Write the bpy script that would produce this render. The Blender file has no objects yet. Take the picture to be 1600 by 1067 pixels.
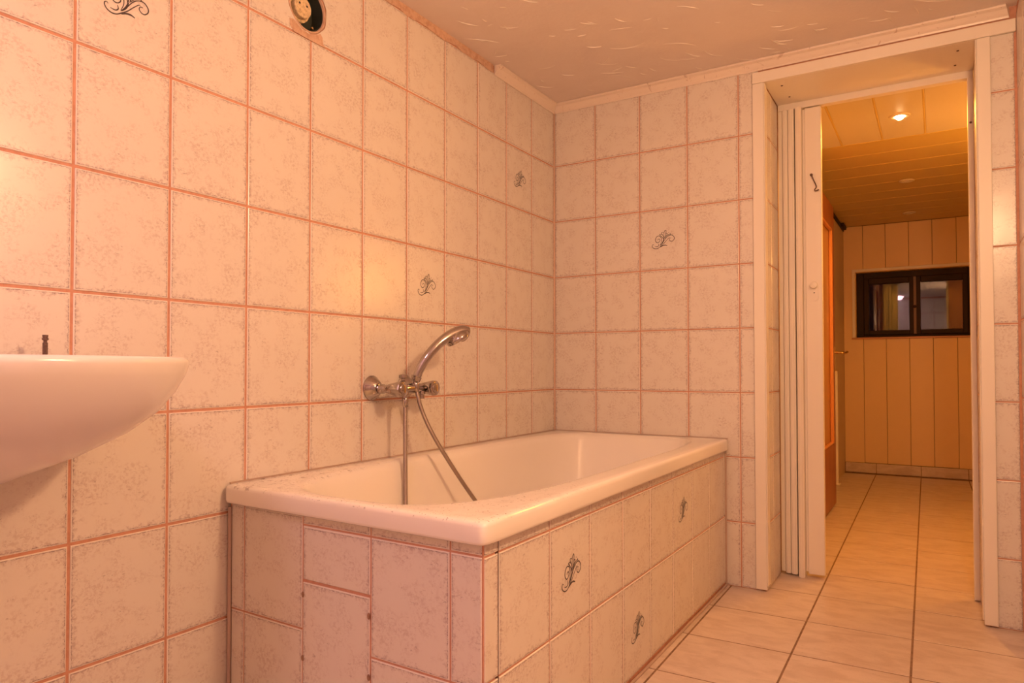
import bpy, bmesh, math, random
from mathutils import Vector, Matrix
random.seed(7)
S = bpy.context.scene
COL = S.collection
PI = math.pi

# ------------------------------------------------------------------ camera
cam_d = bpy.data.cameras.new('camera')
cam = bpy.data.objects.new('camera', cam_d); COL.objects.link(cam)
cam_d.sensor_width = 36.0
cam_d.lens = 1092.957 / 1600 * 36.0
cam_d.shift_y = 18.0 / 1600
cam_d.clip_start = 0.02
cam.location = (1.4269, -2.7085, 0.8263)
cam.rotation_euler = (PI / 2 + 0.02063, 0.0007, 0.54533)
S.camera = cam

# ------------------------------------------------------------------ world, exposure
W = bpy.data.worlds.new('night'); S.world = W; W.use_nodes = True
W.node_tree.nodes['Background'].inputs[0].default_value = (0.35, 0.36, 0.5, 1)
W.node_tree.nodes['Background'].inputs[1].default_value = 0.004
S.view_settings.view_transform = 'Standard'
S.view_settings.look = 'None'
S.view_settings.gamma = 1.0
S.view_settings.use_curve_mapping = False
S.view_settings.exposure = 0.0

# lamp powers and colours (the lamps themselves are built further down)
BATH_WALL_LAMP = (44.0, (1.0, 0.585, 0.30))
BATH_FILL_LAMP = (14.0, (1.0, 0.62, 0.70))  # pinkish fill from an added, unseen lamp
HALL_SPOT = (38.0, (1.0, 0.42, 0.055))
HALL_WALL_LAMP = (17.0, (1.0, 0.47, 0.10))
S.cycles.max_bounces = 6
S.cycles.diffuse_bounces = 4
S.cycles.glossy_bounces = 3
S.cycles.transmission_bounces = 4
S.cycles.use_adaptive_sampling = True
S.cycles.adaptive_threshold = 0.1
S.cycles.caustics_reflective = False
S.cycles.caustics_refractive = False

# ------------------------------------------------------------------ material helpers
def mat(name, col=(.8, .8, .8), rough=.5, metal=0.0, **kw):
    m = bpy.data.materials.new(name); m.use_nodes = True
    b = m.node_tree.nodes['Principled BSDF']
    b.inputs['Base Color'].default_value = (*col, 1)
    b.inputs['Roughness'].default_value = rough
    b.inputs['Metallic'].default_value = metal
    for k, v in kw.items():
        b.inputs[k].default_value = v
    return m

class NT:
    def __init__(s, m):
        s.t = m.node_tree; s.b = s.t.nodes['Principled BSDF']
    def n(s, kind, **kw):
        nd = s.t.nodes.new(kind)
        for k, v in kw.items(): setattr(nd, k, v)
        return nd
    def link(s, a, b): s.t.links.new(a, b)
    def put(s, sock, v):
        if isinstance(v, bpy.types.NodeSocket): s.link(v, sock)
        else: sock.default_value = v
    def math(s, op, a, b=0.0, c=None, clamp=False):
        nd = s.n('ShaderNodeMath', operation=op, use_clamp=clamp)
        s.put(nd.inputs[0], a); s.put(nd.inputs[1], b)
        if c is not None: s.put(nd.inputs[2], c)
        return nd.outputs[0]
    def vmath(s, op, a, b):
        nd = s.n('ShaderNodeVectorMath', operation=op)
        s.put(nd.inputs[0], a); s.put(nd.inputs[1], b)
        return nd.outputs[0]
    def noise(s, vec, scale, detail=4, rough=.55, dist=0.0):
        nd = s.n('ShaderNodeTexNoise')
        if vec is not None: s.link(vec, nd.inputs['Vector'])
        nd.inputs['Scale'].default_value = scale
        nd.inputs['Detail'].default_value = detail
        nd.inputs['Roughness'].default_value = rough
        nd.inputs['Distortion'].default_value = dist
        return nd.outputs[0]
    def step(s, v, a, b, lo=0.0, hi=1.0):
        nd = s.n('ShaderNodeMapRange', interpolation_type='SMOOTHSTEP')
        s.put(nd.inputs[0], v)
        nd.inputs[1].default_value = a; nd.inputs[2].default_value = b
        nd.inputs[3].default_value = lo; nd.inputs[4].default_value = hi
        return nd.outputs[0]
    def mix(s, f, a, b):
        nd = s.n('ShaderNodeMix', data_type='RGBA')
        s.put(nd.inputs[0], f)
        s.put(nd.inputs[6], a if isinstance(a, bpy.types.NodeSocket) else (*a, 1))
        s.put(nd.inputs[7], b if isinstance(b, bpy.types.NodeSocket) else (*b, 1))
        return nd.outputs[2]
    def bump(s, h, strength=.3, dist=.002):
        nd = s.n('ShaderNodeBump')
        nd.inputs['Strength'].default_value = strength
        nd.inputs['Distance'].default_value = dist
        s.link(h, nd.inputs['Height']); s.link(nd.outputs[0], s.b.inputs['Normal'])
    def col(s, c): s.link(c, s.b.inputs['Base Color'])

TW, TH, GAP = 0.2, 0.24383, 0.0046       # wall tile pitch and joint

def make_tile_material():
    m = mat('mottled_tile', rough=.25)
    t = NT(m)
    uv = t.n('ShaderNodeUVMap', uv_map='tile').outputs[0]
    rnd = t.n('ShaderNodeObjectInfo').outputs['Random']
    cmb = t.n('ShaderNodeCombineXYZ')
    t.link(t.math('MULTIPLY', rnd, 37.0), cmb.inputs[0])
    t.link(t.math('MULTIPLY', rnd, 91.0), cmb.inputs[1])
    t.link(t.math('MULTIPLY', rnd, 13.0), cmb.inputs[2])
    p = t.vmath('ADD', uv, cmb.outputs[0])
    sep = t.n('ShaderNodeSeparateXYZ'); t.link(uv, sep.inputs[0])
    u, v = sep.outputs[0], sep.outputs[1]
    eu = t.math('MINIMUM', u, t.math('SUBTRACT', TW - GAP, u))
    ev = t.math('MINIMUM', v, t.math('SUBTRACT', TH - GAP, v))
    e = t.math('MINIMUM', eu, ev)
    base = (.75, .685, .615)
    big = t.noise(p, 20, 3, .6)
    mid = t.noise(p, 150, 3, .7, .3)
    blot = t.math('MULTIPLY', t.step(big, .40, .64), t.step(mid, .44, .64))
    c = t.mix(t.math('MULTIPLY', blot, .50), base, (.53, .40, .355))
    streak = t.n('ShaderNodeMapping'); streak.inputs['Rotation'].default_value = (0, 0, .65)
    streak.inputs['Scale'].default_value = (1, 2.4, 1); t.link(p, streak.inputs[0])
    sn = t.noise(streak.outputs[0], 90, 4, .75, .6)
    sp = t.math('MULTIPLY', t.step(sn, .60, .68), t.step(big, .44, .56))
    c = t.mix(t.math('MULTIPLY', sp, .55), c, (.27, .19, .18))
    # printed fringe along the tile's own edges
    fr = t.noise(p, 105, 3, .7, .5)
    fringe = t.math('SUBTRACT', t.math('MULTIPLY', t.math('POWER', fr, 3.0), .050), e)
    f1 = t.step(fringe, -.0050, .0045)
    c = t.mix(t.math('MULTIPLY', f1, t.step(mid, .36, .62, .10, .60)), c, (.44, .33, .31))
    edge_wave = t.math('ADD', e, t.math('MULTIPLY', fr, -.0062))
    line = t.math('MULTIPLY', t.step(edge_wave, -.0008, .0002), t.step(edge_wave, .0012, .0004))
    line = t.math('MULTIPLY', line, t.step(sn, .42, .56))
    c = t.mix(t.math('MULTIPLY', line, .8), c, (.17, .12, .12))
    rim = t.step(e, .0024, .0012)
    c = t.mix(rim, c, (.84, .77, .70))  # pale edge line: bevel highlight painted into the colour
    t.col(c)
    t.bump(t.noise(p, 15, 1), .16, .004)
    return m

def speckle(name, col, dark, scale, amt, rough=.5, bump=0.0, bscale=200, dist=.001, **kw):
    m = mat(name, col, rough, **kw); t = NT(m)
    g = t.n('ShaderNodeTexCoord').outputs['Object']
    f = t.step(t.noise(g, scale, 5, .65), .42, .66)
    t.col(t.mix(t.math('MULTIPLY', f, amt), col, dark))
    if bump: t.bump(t.noise(g, bscale, 3), bump, dist)
    return m

M = {}
M['tile'] = make_tile_material()
M['grout'] = speckle('terracotta_grout', (.61, .31, .205), (.47, .22, .145), 60, .55, .85, .4, 400)
M['pale_grout'] = speckle('pale_grout', (.74, .52, .40), (.62, .40, .29), 60, .5, .8)
M['plaster'] = speckle('bare_plaster', (.64, .43, .31), (.47, .27, .18), 45, .7, .9, .6, 160, .003)
M['ceiling'] = speckle('ceiling_plaster', (.77, .67, .62), (.72, .61, .56), 7, .4, .7, .25, 90, .002)
M['ceiling_stroke'] = mat('ceiling_stroke', (.82, .74, .66), .5)
M['print'] = mat('printed_motif', (.065, .045, .05), .35)
M['enamel'] = None
M['clip'] = speckle('brown_clip', (.34, .19, .12), (.18, .09, .06), 200, .8, .7)
M['porcelain'] = mat('porcelain', (.80, .74, .72), .16)
M['chrome'] = mat('chrome', (.47, .42, .40), .10, 1.0)
M['brass'] = mat('brass', (.75, .55, .25), .25, 1.0)
M['rust'] = speckle('rusty_steel', (.16, .085, .06), (.07, .04, .03), 300, .8, .7, .4, 500)
M['white_paint'] = mat('cream_painted_metal', (.84, .76, .66), .4)
M['cream_plastic'] = mat('cream_plastic', (.88, .80, .69), .38)
M['dark_wood'] = mat('dark_brown_wood', (.030, .013, .007), .6, **{'Specular IOR Level': .25})
M['joint'] = mat('board_joint', (.30, .18, .08), .7)
M['black'] = mat('black_gap', (.02, .014, .012), .8)
M['box_dark'] = mat('dark_box_plastic', (.035, .04, .03), .5)
M['ceramic'] = speckle('old_ceramic', (.74, .58, .34), (.36, .24, .13), 130, .7, .5)
M['lamp_ring'] = mat('lamp_ring', (.75, .66, .5), .3)
M['sealant'] = mat('dirty_sealant', (.50, .36, .29), .7)

def make_enamel():
    m = mat('bath_enamel', (.88, .82, .75), .14); t = NT(m)
    g = t.n('ShaderNodeTexCoord').outputs['Object']
    sep = t.n('ShaderNodeSeparateXYZ'); t.link(g, sep.inputs[0])
    x, y, z = sep.outputs
    near = t.step(y, -0.95, -1.55)
    top = t.step(z, .545, .5535)
    # mould along the wall side and specks of dirt over the tap-end rim
    wallside = t.math('MULTIPLY', t.step(x, .30, .04), t.step(t.noise(g, 55, 4, .7), .55, .63))
    film = t.math('MULTIPLY', t.step(t.noise(g, 24, 5, .7), .45, .7), .12)
    spk = t.step(t.noise(g, 190, 2, .5), .655, .70)
    f = t.math('MAXIMUM', t.math('MULTIPLY', wallside, .75), t.math('MAXIMUM', film, t.math('MULTIPLY', spk, .8)))
    f = t.math('MULTIPLY', f, t.math('MULTIPLY', near, top))
    t.col(t.mix(f, (.88, .82, .75), (.20, .13, .10)))
    return m
M['enamel'] = make_enamel()

def make_floor_tile():
    m = mat('beige_floor_tile', rough=.33); t = NT(m)
    uv = t.n('ShaderNodeUVMap', uv_map='tile').outputs[0]
    rnd = t.n('ShaderNodeObjectInfo').outputs['Random']
    cmb = t.n('ShaderNodeCombineXYZ')
    t.link(t.math('MULTIPLY', rnd, 53.0), cmb.inputs[0]); t.link(t.math('MULTIPLY', rnd, 29.0), cmb.inputs[1])
    p = t.vmath('ADD', uv, cmb.outputs[0])
    mp = t.n('ShaderNodeMapping'); mp.inputs['Scale'].default_value = (.6, 1.3, 1); t.link(p, mp.inputs[0])
    st = t.step(t.noise(mp.outputs[0], 14, 5, .65, .5), .36, .68)
    c = t.mix(st, (.70, .57, .49), (.58, .45, .375))
    c = t.mix(t.math('MULTIPLY', t.step(t.noise(p, 240, 3), .6, .72), .4), c, (.36, .25, .19))
    vein = t.math('MULTIPLY', t.step(t.noise(mp.outputs[0], 55, 6, .7, 1.0), .63, .70), .35)
    c = t.mix(vein, c, (.33, .22, .16))
    t.col(c); t.bump(t.noise(p, 60, 3), .10, .002)
    return m
M['floor'] = make_floor_tile()
M['floor_grout'] = speckle('brown_floor_grout', (.29, .175, .115), (.15, .08, .05), 40, .8, .9, .5, 300)

def make_cornice():
    m = mat('marbled_cornice', (.80, .68, .58), .35); t = NT(m)
    g = t.n('ShaderNodeTexCoord').outputs['Object']
    f = t.step(t.noise(g, 26, 6, .7, 1.6), .60, .66)
    t.col(t.mix(t.math('MULTIPLY', f, .5), (.80, .68, .58), (.42, .25, .18)))
    return m
M['cornice'] = make_cornice()

def wood(name, a, b, axis_scale, rough=.4):
    m = mat(name, a, rough); t = NT(m)
    g = t.n('ShaderNodeTexCoord').outputs['Object']
    mp = t.n('ShaderNodeMapping'); mp.inputs['Scale'].default_value = axis_scale; t.link(g, mp.inputs[0])
    t.col(t.mix(t.step(t.noise(mp.outputs[0], 9, 5, .6, .4), .3, .7), a, b))
    return m
M['door_wood'] = wood('red_brown_door_wood', (.42, .15, .055), (.30, .09, .032), (6, 6, .6), .35)
M['moulding'] = mat('orange_moulding', (.72, .30, .10), .3)
M['board'] = mat('cream_wall_board', (.82, .58, .31), .45)
M['ceiling_board'] = mat('cream_ceiling_board', (.62, .46, .16), .4)
M['ceiling_panel'] = mat('cream_ceiling_panel', (.64, .56, .42), .45)
M['brown_strip'] = mat('mid_brown_wood', (.16, .075, .035), .45)
M['sill'] = mat('red_wood_sill', (.55, .26, .12), .4)
M['amber_glass'] = mat('amber_glass', (.55, .30, .10), .25)
M['hall_plaster'] = mat('hall_plaster', (.70, .56, .40), .7)
g_ = mat('window_glass', (.9, .9, .9), .02); g_.node_tree.nodes['Principled BSDF'].inputs['Transmission Weight'].default_value = 1.0
g_.node_tree.nodes['Principled BSDF'].inputs['IOR'].default_value = 1.6
M['glass'] = g_

def emit(name, col, strength):
    m = bpy.data.materials.new(name); m.use_nodes = True
    b = m.node_tree.nodes['Principled BSDF']
    b.inputs['Base Color'].default_value = (*col, 1)
    b.inputs['Emission Color'].default_value = (*col, 1)
    b.inputs['Emission Strength'].default_value = strength
    return m

# ------------------------------------------------------------------ object helpers
def link(name, me, m=None, parent=None):
    o = bpy.data.objects.new(name, me); COL.objects.link(o)
    if m is not None and me is not None and not me.materials: me.materials.append(m)
    if parent is not None: o.parent = parent
    return o

def from_bm(name, bm, m, parent=None, smooth=False, flat_angle=None):
    me = bpy.data.meshes.new(name); bm.normal_update(); bm.to_mesh(me); bm.free()
    if smooth:
        me.polygons.foreach_set('use_smooth', [True] * len(me.polygons))
        if flat_angle is not None:
            try: me.set_sharp_from_angle(angle=flat_angle)
            except Exception: pass
    return link(name, me, m, parent)

def add_box(bm, a, b, bevel=0.0, seg=1):
    x0, y0, z0 = a; x1, y1, z1 = b
    vs = [bm.verts.new(c) for c in ((x0,y0,z0),(x1,y0,z0),(x1,y1,z0),(x0,y1,z0),(x0,y0,z1),(x1,y0,z1),(x1,y1,z1),(x0,y1,z1))]
    fs = [bm.faces.new([vs[i] for i in q]) for q in ((0,3,2,1),(4,5,6,7),(0,1,5,4),(1,2,6,5),(2,3,7,6),(3,0,4,7))]
    if bevel:
        es = list({e for f in fs for e in f.edges})
        bmesh.ops.bevel(bm, geom=es, offset=bevel, segments=seg, affect='EDGES', profile=.5)

def box(name, a, b, m, parent=None, bevel=0.0, seg=1):
    bm = bmesh.new(); add_box(bm, a, b, bevel, seg)
    return from_bm(name, bm, m, parent)

def boxes(name, lst, m, parent=None, bevel=0.0):
    bm = bmesh.new()
    for a, b in lst: add_box(bm, a, b, bevel)
    return from_bm(name, bm, m, parent)

def frame_of(d):
    d = Vector(d).normalized()
    up = Vector((0, 0, 1)) if abs(d.z) < .9 else Vector((1, 0, 0))
    r = d.cross(up).normalized(); return r, r.cross(d).normalized()

def lathe(name, prof, origin, axis, m, parent=None, n=32, cap=True, sy=1.0):
    """prof: list of (radius, distance along axis)"""
    bm = bmesh.new(); ax = Vector(axis).normalized(); r, u = frame_of(ax); o = Vector(origin)
    rings = []
    for rad, t in prof:
        rings.append([bm.verts.new(o + ax * t + (r * math.cos(2*PI*i/n) * sy + u * math.sin(2*PI*i/n)) * rad) for i in range(n)])
    for a, b in zip(rings, rings[1:]):
        for i in range(n): bm.faces.new((a[i], a[(i+1) % n], b[(i+1) % n], b[i]))
    if cap:
        bm.faces.new(list(reversed(rings[0]))); bm.faces.new(rings[-1])
    bmesh.ops.recalc_face_normals(bm, faces=bm.faces)
    return from_bm(name, bm, m, parent, True, math.radians(35))

def spline(pts, k=10):
    P = [Vector(p) for p in pts]; P = [P[0]*2 - P[1]] + P + [P[-1]*2 - P[-2]]
    out = []
    for i in range(1, len(P) - 2):
        for j in range(k):
            t = j / k; a, b, c, d = P[i-1], P[i], P[i+1], P[i+2]
            out.append(.5 * ((2*b) + (-a+c)*t + (2*a-5*b+4*c-d)*t*t + (-a+3*b-3*c+d)*t**3))
    out.append(P[-2]); return out

def add_tube(bm, pts, rad, n=12, flat=1.0):
    rings = []; prev = None
    for i, p in enumerate(pts):
        d = (pts[min(i+1, len(pts)-1)] - pts[max(i-1, 0)]).normalized()
        if prev is None: r, u = frame_of(d)
        else:
            r = (prev - d * prev.dot(d)).normalized(); u = r.cross(d)
        prev = r
        R = rad[i] if isinstance(rad, (list, tuple)) else rad
        rings.append([bm.verts.new(p + (r*math.cos(2*PI*k/n) + u*math.sin(2*PI*k/n)*flat) * R) for k in range(n)])
    for a, b in zip(rings, rings[1:]):
        for k in range(n): bm.faces.new((a[k], a[(k+1) % n], b[(k+1) % n], b[k]))
    bm.faces.new(list(reversed(rings[0]))); bm.faces.new(rings[-1])

def tube(name, pts, rad, m, parent=None, n=12):
    bm = bmesh.new(); add_tube(bm, pts, rad, n)
    bmesh.ops.recalc_face_normals(bm, faces=bm.faces)
    return from_bm(name, bm, m, parent, True, math.radians(50))

def thing(name, loc=(0, 0, 0)):
    o = bpy.data.objects.new(name, None); COL.objects.link(o)
    o.empty_display_size = .05; o.location = loc; return o

def put(o, parent):
    """parent a world-space mesh to an Empty that stands elsewhere"""
    o.parent = parent; o.matrix_parent_inverse = Matrix.Translation(parent.location).inverted(); return o

def tag(o, label, cat, group=None, kind=None):
    o['label'] = label; o['category'] = cat
    if group: o['group'] = group
    if kind: o['kind'] = kind
    return o

def struct(o, label, cat):
    return tag(o, label, cat, kind='structure')

# ---------------------------------------------------------------- tiles
_tile_cache = {}
def tile_mesh(w, h, u0, v0, thick=.0030, ch=.0014, m='tile'):
    key = (round(w, 4), round(h, 4), round(u0, 4), round(v0, 4), thick, ch, m)
    if key in _tile_cache: return _tile_cache[key]
    rings = [(0, -thick), (0, -ch), (ch*.4, -ch*.35), (ch*1.3, 0)]
    vs = []; fs = []
    for ins, z in rings:
        vs += [(ins, ins, z), (w-ins, ins, z), (w-ins, h-ins, z), (ins, h-ins, z)]
    for r in range(3):
        for i in range(4):
            a = r*4 + i; b = r*4 + (i+1) % 4
            fs.append((a, b, b+4, a+4))
    fs.append((12, 13, 14, 15))
    me = bpy.data.meshes.new('tile'); me.from_pydata(vs, [], fs); me.update()
    uvl = me.uv_layers.new(name='tile')
    su = (TW-GAP)/w if w > .16 and m == 'tile' else 1.0
    sv = (TH-GAP)/h if h > .20 and m == 'tile' else 1.0
    if su != 1.0: u0 = 0.0
    if sv != 1.0: v0 = 0.0
    for l in me.loops:
        c = me.vertices[l.vertex_index].co
        uvl.data[l.index].uv = (c.x*su + u0*su, c.y*sv + v0*sv)
    me.materials.append(M[m]); _tile_cache[key] = me
    return me

def plane_matrix(origin, u, n):
    u = Vector(u); n = Vector(n); v = n.cross(u)
    m = Matrix((( u.x, v.x, n.x), (u.y, v.y, n.y), (u.z, v.z, n.z))).to_4x4()
    m.translation = Vector(origin); return m

def tile_grid(parent, pm, ujs, vjs, full_w, full_h, gap=GAP, name='tile', skip=None, m='tile', umin_anchor=True, tilt=.0009, thick=.003, ch=.0014):
    """ujs, vjs: joint centre lines; the first/last may be cut tiles"""
    made = {}
    for i in range(len(ujs) - 1):
        for j in range(len(vjs) - 1):
            if skip and (i, j) in skip: continue
            w = ujs[i+1] - ujs[i] - gap; h = vjs[j+1] - vjs[j] - gap
            if w < .004 or h < .004: continue
            W_, H_ = full_w - gap, full_h - gap
            u0 = 0.0 if i > 0 or w > W_ - .004 else W_ - w        # the cut side has lost its fringe
            v0 = 0.0 if j > 0 or h > H_ - .004 else H_ - h
            o = bpy.data.objects.new(name, tile_mesh(w, h, u0, v0, thick, ch, m)); COL.objects.link(o)
            o.parent = parent
            t = Matrix.Translation((ujs[i] + gap/2, vjs[j] + gap/2, random.uniform(-.0004, .0002)))
            c = Matrix.Translation((w/2, h/2, 0))
            tl = c @ Matrix.Rotation(random.gauss(0, tilt), 4, 'X') @ Matrix.Rotation(random.gauss(0, tilt), 4, 'Y') @ c.inverted()
            o.matrix_basis = pm @ t @ tl
            made[(i, j)] = o
    return made

# printed scroll motif, in units of a 1280 x 1067 drawing
MOTIF = [
 ([(262,705),(238,682),(208,700),(205,745),(245,800),(320,830),(400,820),(480,770),(585,690),(680,592),(770,508),(800,500)], 1.0),
 ([(470,740),(560,650),(640,540),(715,465),(800,425),(880,432),(940,500),(938,570),(880,625),(820,618),(785,575),(800,525),(848,522)], 1.0),
 ([(470,730),(515,620),(520,540),(500,470),(440,420),(370,430),(322,500),(322,580),(370,630),(430,620),(468,570),(452,520),(400,528),(398,562)], 1.0),
 ([(545,650),(585,570),(560,490),(490,415),(455,378),(500,368),(550,395)], .9),
 ([(590,560),(580,440),(520,335),(550,308),(592,330)], .8),
 ([(600,540),(598,430),(608,315),(650,250),(678,292),(655,395),(620,500)], .9),
 ([(615,530),(660,445),(722,382),(690,360),(655,395)], .8),
 ([(630,520),(700,440),(770,400),(828,380),(800,425)], .9),
 ([(750,325),(768,338)], 1.0),
 ([(298,755),(380,762),(428,722),(415,662)], 1.0),
 ([(480,785),(560,745),(640,735),(712,758)], 1.5),
 ([(598,545),(560,640),(490,725)], 1.8),
]
def motif_mesh():
    if 'm' in _tile_cache: return _tile_cache['m']
    bm = bmesh.new(); k = .0001238
    for pts, wd in MOTIF:
        P = [p for p in spline([((x-575)*k, (540-y)*k, 0) for x, y in pts], 6)]
        n = len(P); L = []; Rr = []
        for i, p in enumerate(P):
            d = (P[min(i+1, n-1)] - P[max(i-1, 0)]).normalized(); s = Vector((-d.y, d.x, 0))
            w = .00125 * wd * (.55 + .45*math.sin(PI * min(1, max(0, i/(n-1)))))
            L.append(bm.verts.new(p + s*w + Vector((0, 0, .00035)))); Rr.append(bm.verts.new(p - s*w + Vector((0, 0, .00035))))
        for i in range(n-1): bm.faces.new((L[i], Rr[i], Rr[i+1], L[i+1]))
    me = bpy.data.meshes.new('motif'); bm.normal_update(); bm.to_mesh(me); bm.free()
    me.materials.append(M['print']); _tile_cache['m'] = me
    return me

def motif(tile, w=TW-GAP, h=TH-GAP, dx=0.0, dy=0.0):
    o = link('motif', motif_mesh(), None, tile)
    o.location = (w/2 + dx, h/2 + dy, .0002)
    o['label'] = 'dark printed scroll and palmette motif'
    return o

def cut(o, cutter_bm):
    """subtract a closed bmesh from a mesh object, for good"""
    me = bpy.data.meshes.new('cutter'); bmesh.ops.recalc_face_normals(cutter_bm, faces=cutter_bm.faces)
    cutter_bm.to_mesh(me); cutter_bm.free()
    c = bpy.data.objects.new('cutter', me); COL.objects.link(c)
    md = o.modifiers.new('cut', 'BOOLEAN'); md.object = c; md.operation = 'DIFFERENCE'; md.solver = 'EXACT'
    bpy.context.view_layer.update()
    dg = bpy.context.evaluated_depsgraph_get()
    new = bpy.data.meshes.new_from_object(o.evaluated_get(dg), preserve_all_data_layers=True, depsgraph=dg)
    o.modifiers.clear(); o.data = new
    bpy.data.objects.remove(c); bpy.data.meshes.remove(me)

def disc_bm(origin, axis, r, t0, t1, n=40, wob=0.0):
    bm = bmesh.new(); ax = Vector(axis); rr, u = frame_of(ax); o = Vector(origin); rings = []
    ws = [1 + random.uniform(-wob, wob) for _ in range(n)]
    for t in (t0, t1):
        rings.append([bm.verts.new(o + ax*t + (rr*math.cos(2*PI*i/n) + u*math.sin(2*PI*i/n)) * r * ws[i]) for i in range(n)])
    for i in range(n): bm.faces.new((rings[0][i], rings[0][(i+1) % n], rings[1][(i+1) % n], rings[1][i]))
    bm.faces.new(list(reversed(rings[0]))); bm.faces.new(rings[1])
    return bm

# ================================================================== THE ROOM
ZC = 1.975            # bathroom ceiling
XR = 1.655            # right wall
YR = -3.55            # rear wall
G = .0022             # joints lie this far behind the tile faces
ROWS = [0.0] + [.243 + TH*j for j in range(0, 8)]      # 0 .. 1.95

# floor (bathroom and hall in one)
floor = box('floor', (-.15, YR-.1, -.1), (2.25, 3.6, -.0011), M['floor_grout'])
struct(floor, 'beige tiled floor running from the bathroom into the hall', 'floor')
fm = Matrix.Translation((1.056, -.25, 0)) @ Matrix.Rotation(.010, 4, 'Z')
fu = [.30*i for i in range(-4, 4)]
fv = [.30*j for j in range(-11, 13)]
skip = set()
for i in range(len(fu)-1):
    for j in range(len(fv)-1):
        cx = 1.056 + fu[i] + .15; cy = -.25 + fv[j] + .15
        if cx < .55 and -1.5 < cy: skip.add((i, j))
        if cx > 1.72 and cy < .2: skip.add((i, j))
tile_grid(floor, fm, fu, fv, .3, .3, gap=.006, name='floor_tile', skip=skip, m='floor', tilt=.0003, thick=.0012, ch=.0005)

# left wall
wl = box('wall_left', (-.15, YR-.1, -.003), (-G, .13, 2.1), M['grout'])
struct(wl, 'long left wall of mottled cream tiles with terracotta joints', 'wall')
pm = plane_matrix((0, 0, 0), (0, 1, 0), (1, 0, 0))
cols = [-(.1956 + TW*k) for k in range(16, -1, -1)] + [-.0012]
tl = tile_grid(wl, pm, cols, ROWS, TW, TH, gap=.0060, skip={(5, 2)})
tile_grid(wl, pm, cols[5:7], [ROWS[2], .583, ROWS[3]], TW, TH, gap=.0060)      # cut in two behind the basin
kc = {k: len(cols) - 2 - k for k in range(17)}          # tile between joint k+1 and k (k=0 : corner tile)
motif(tl[(kc[9], 6)]); motif(tl[(kc[4], 4)]); motif(tl[(kc[1], 6)])
HC = Vector((0, -1.408, 1.789)); HR = .067
cut(wl, disc_bm(HC, (1, 0, 0), HR - .0035, -.055, .05))
for kk in (6, 7):
    o = tl[(kc[kk], 7)]
    o.data = o.data.copy()
    cut_bm = disc_bm(HC, (1, 0, 0), HR, -.02, .02, 40, .03)
    cut(o, cut_bm)
# bare plaster where the cornice is gone
bm = bmesh.new(); n = 90; a = []; b = []
for i in range(n+1):
    y = -.495 + (YR + .495)*i/n
    a.append((y, ZC)); b.append((y, 1.949 + random.uniform(-.006, .006)))
f = [bm.verts.new((.0012 + random.uniform(0, .0015), y, z)) for y, z in a]; g = [bm.verts.new((.0022 + random.uniform(-.0008, .001), y, z)) for y, z in b]
h = [bm.verts.new((-.0035, y, z)) for y, z in b]
for i in range(n): bm.faces.new((f[i], f[i+1], g[i+1], g[i])); bm.faces.new((g[i], g[i+1], h[i+1], h[i]))
bmesh.ops.recalc_face_normals(bm, faces=bm.faces)
ps = from_bm('plaster_strip', bm, M['plaster'], wl); ps['label'] = 'bare plaster strip where the cornice is missing'

# back wall with the doorway
DX0, DX1, DZ, DD = .885, 1.551, 1.890, .285
wb = boxes('wall_back', [((-.15, G, -.003), (DX0-G, DD, 2.1)), ((DX1+G, G, -.003), (2.25, DD, 2.1)), ((DX0-G, G, DZ+.004), (DX1+G, DD, 2.1))], M['grout'])
struct(wb, 'tiled back wall behind the bathtub with the doorway', 'wall')
pm = plane_matrix((0, 0, 0), (1, 0, 0), (0, -1, 0))
bc = [.003, .1968, .3951, .5934, .7917, .868]
tb = tile_grid(wb, pm, bc, ROWS, .1983, TH)
motif(tb[(2, 5)], .1983-GAP)
tile_grid(wb, pm, [1.566, XR-.004], [0.0] + [.220 + .248*j for j in range(0, 7)] + [1.893], .1983, TH, tilt=0.0)
pm = plane_matrix((DX0, 0, 0), (0, 1, 0), (1, 0, 0))
tile_grid(wb, pm, [.006, .128, .262], ROWS[:-1] + [1.888], TW, TH, name='reveal_tile')
pm = plane_matrix((DX1, 0, 0), (0, -1, 0), (-1, 0, 0))
tile_grid(wb, pm, [-.258, -.128, -.006], ROWS[:-1] + [1.888], TW, TH, name='reveal_tile')

bm = bmesh.new()            # grouted corner between the two walls
add_tube(bm, [Vector((.0008, -.0008, .0)), Vector((.0008, -.0008, 1.0)), Vector((.0008, -.0008, 1.94))], .0042, 10)
bmesh.ops.recalc_face_normals(bm, faces=bm.faces)
from_bm('corner_joint', bm, M['pale_grout'], wb, True)

# right wall, rear wall, ceiling
wr = box('wall_right', (XR+G, YR-.1, -.003), (XR+.15, G, 2.1), M['grout'])
struct(wr, 'tiled right wall beside the doorway', 'wall')
pm = plane_matrix((XR, 0, 0), (0, -1, 0), (-1, 0, 0))
tile_grid(wr, pm, [.003] + [.18 + TW*k for k in range(0, 17)], ROWS, TW, TH)
we = box('wall_rear', (-.15, YR-.15, -.003), (XR+.15, YR-G, 2.1), M['grout'])
struct(we, 'tiled rear wall opposite the bathtub', 'wall')
pm = plane_matrix((XR, YR, 0), (-1, 0, 0), (0, 1, 0))
tile_grid(we, pm, [.003] + [.05 + TW*k for k in range(0, 9)], ROWS, TW, TH)
ce = box('ceiling', (-.01, YR-.02, ZC), (XR+.01, .03, ZC+.1), M['ceiling'])
struct(ce, 'low bathroom ceiling of swirled pinkish plaster', 'ceiling')
bm = bmesh.new()
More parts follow.
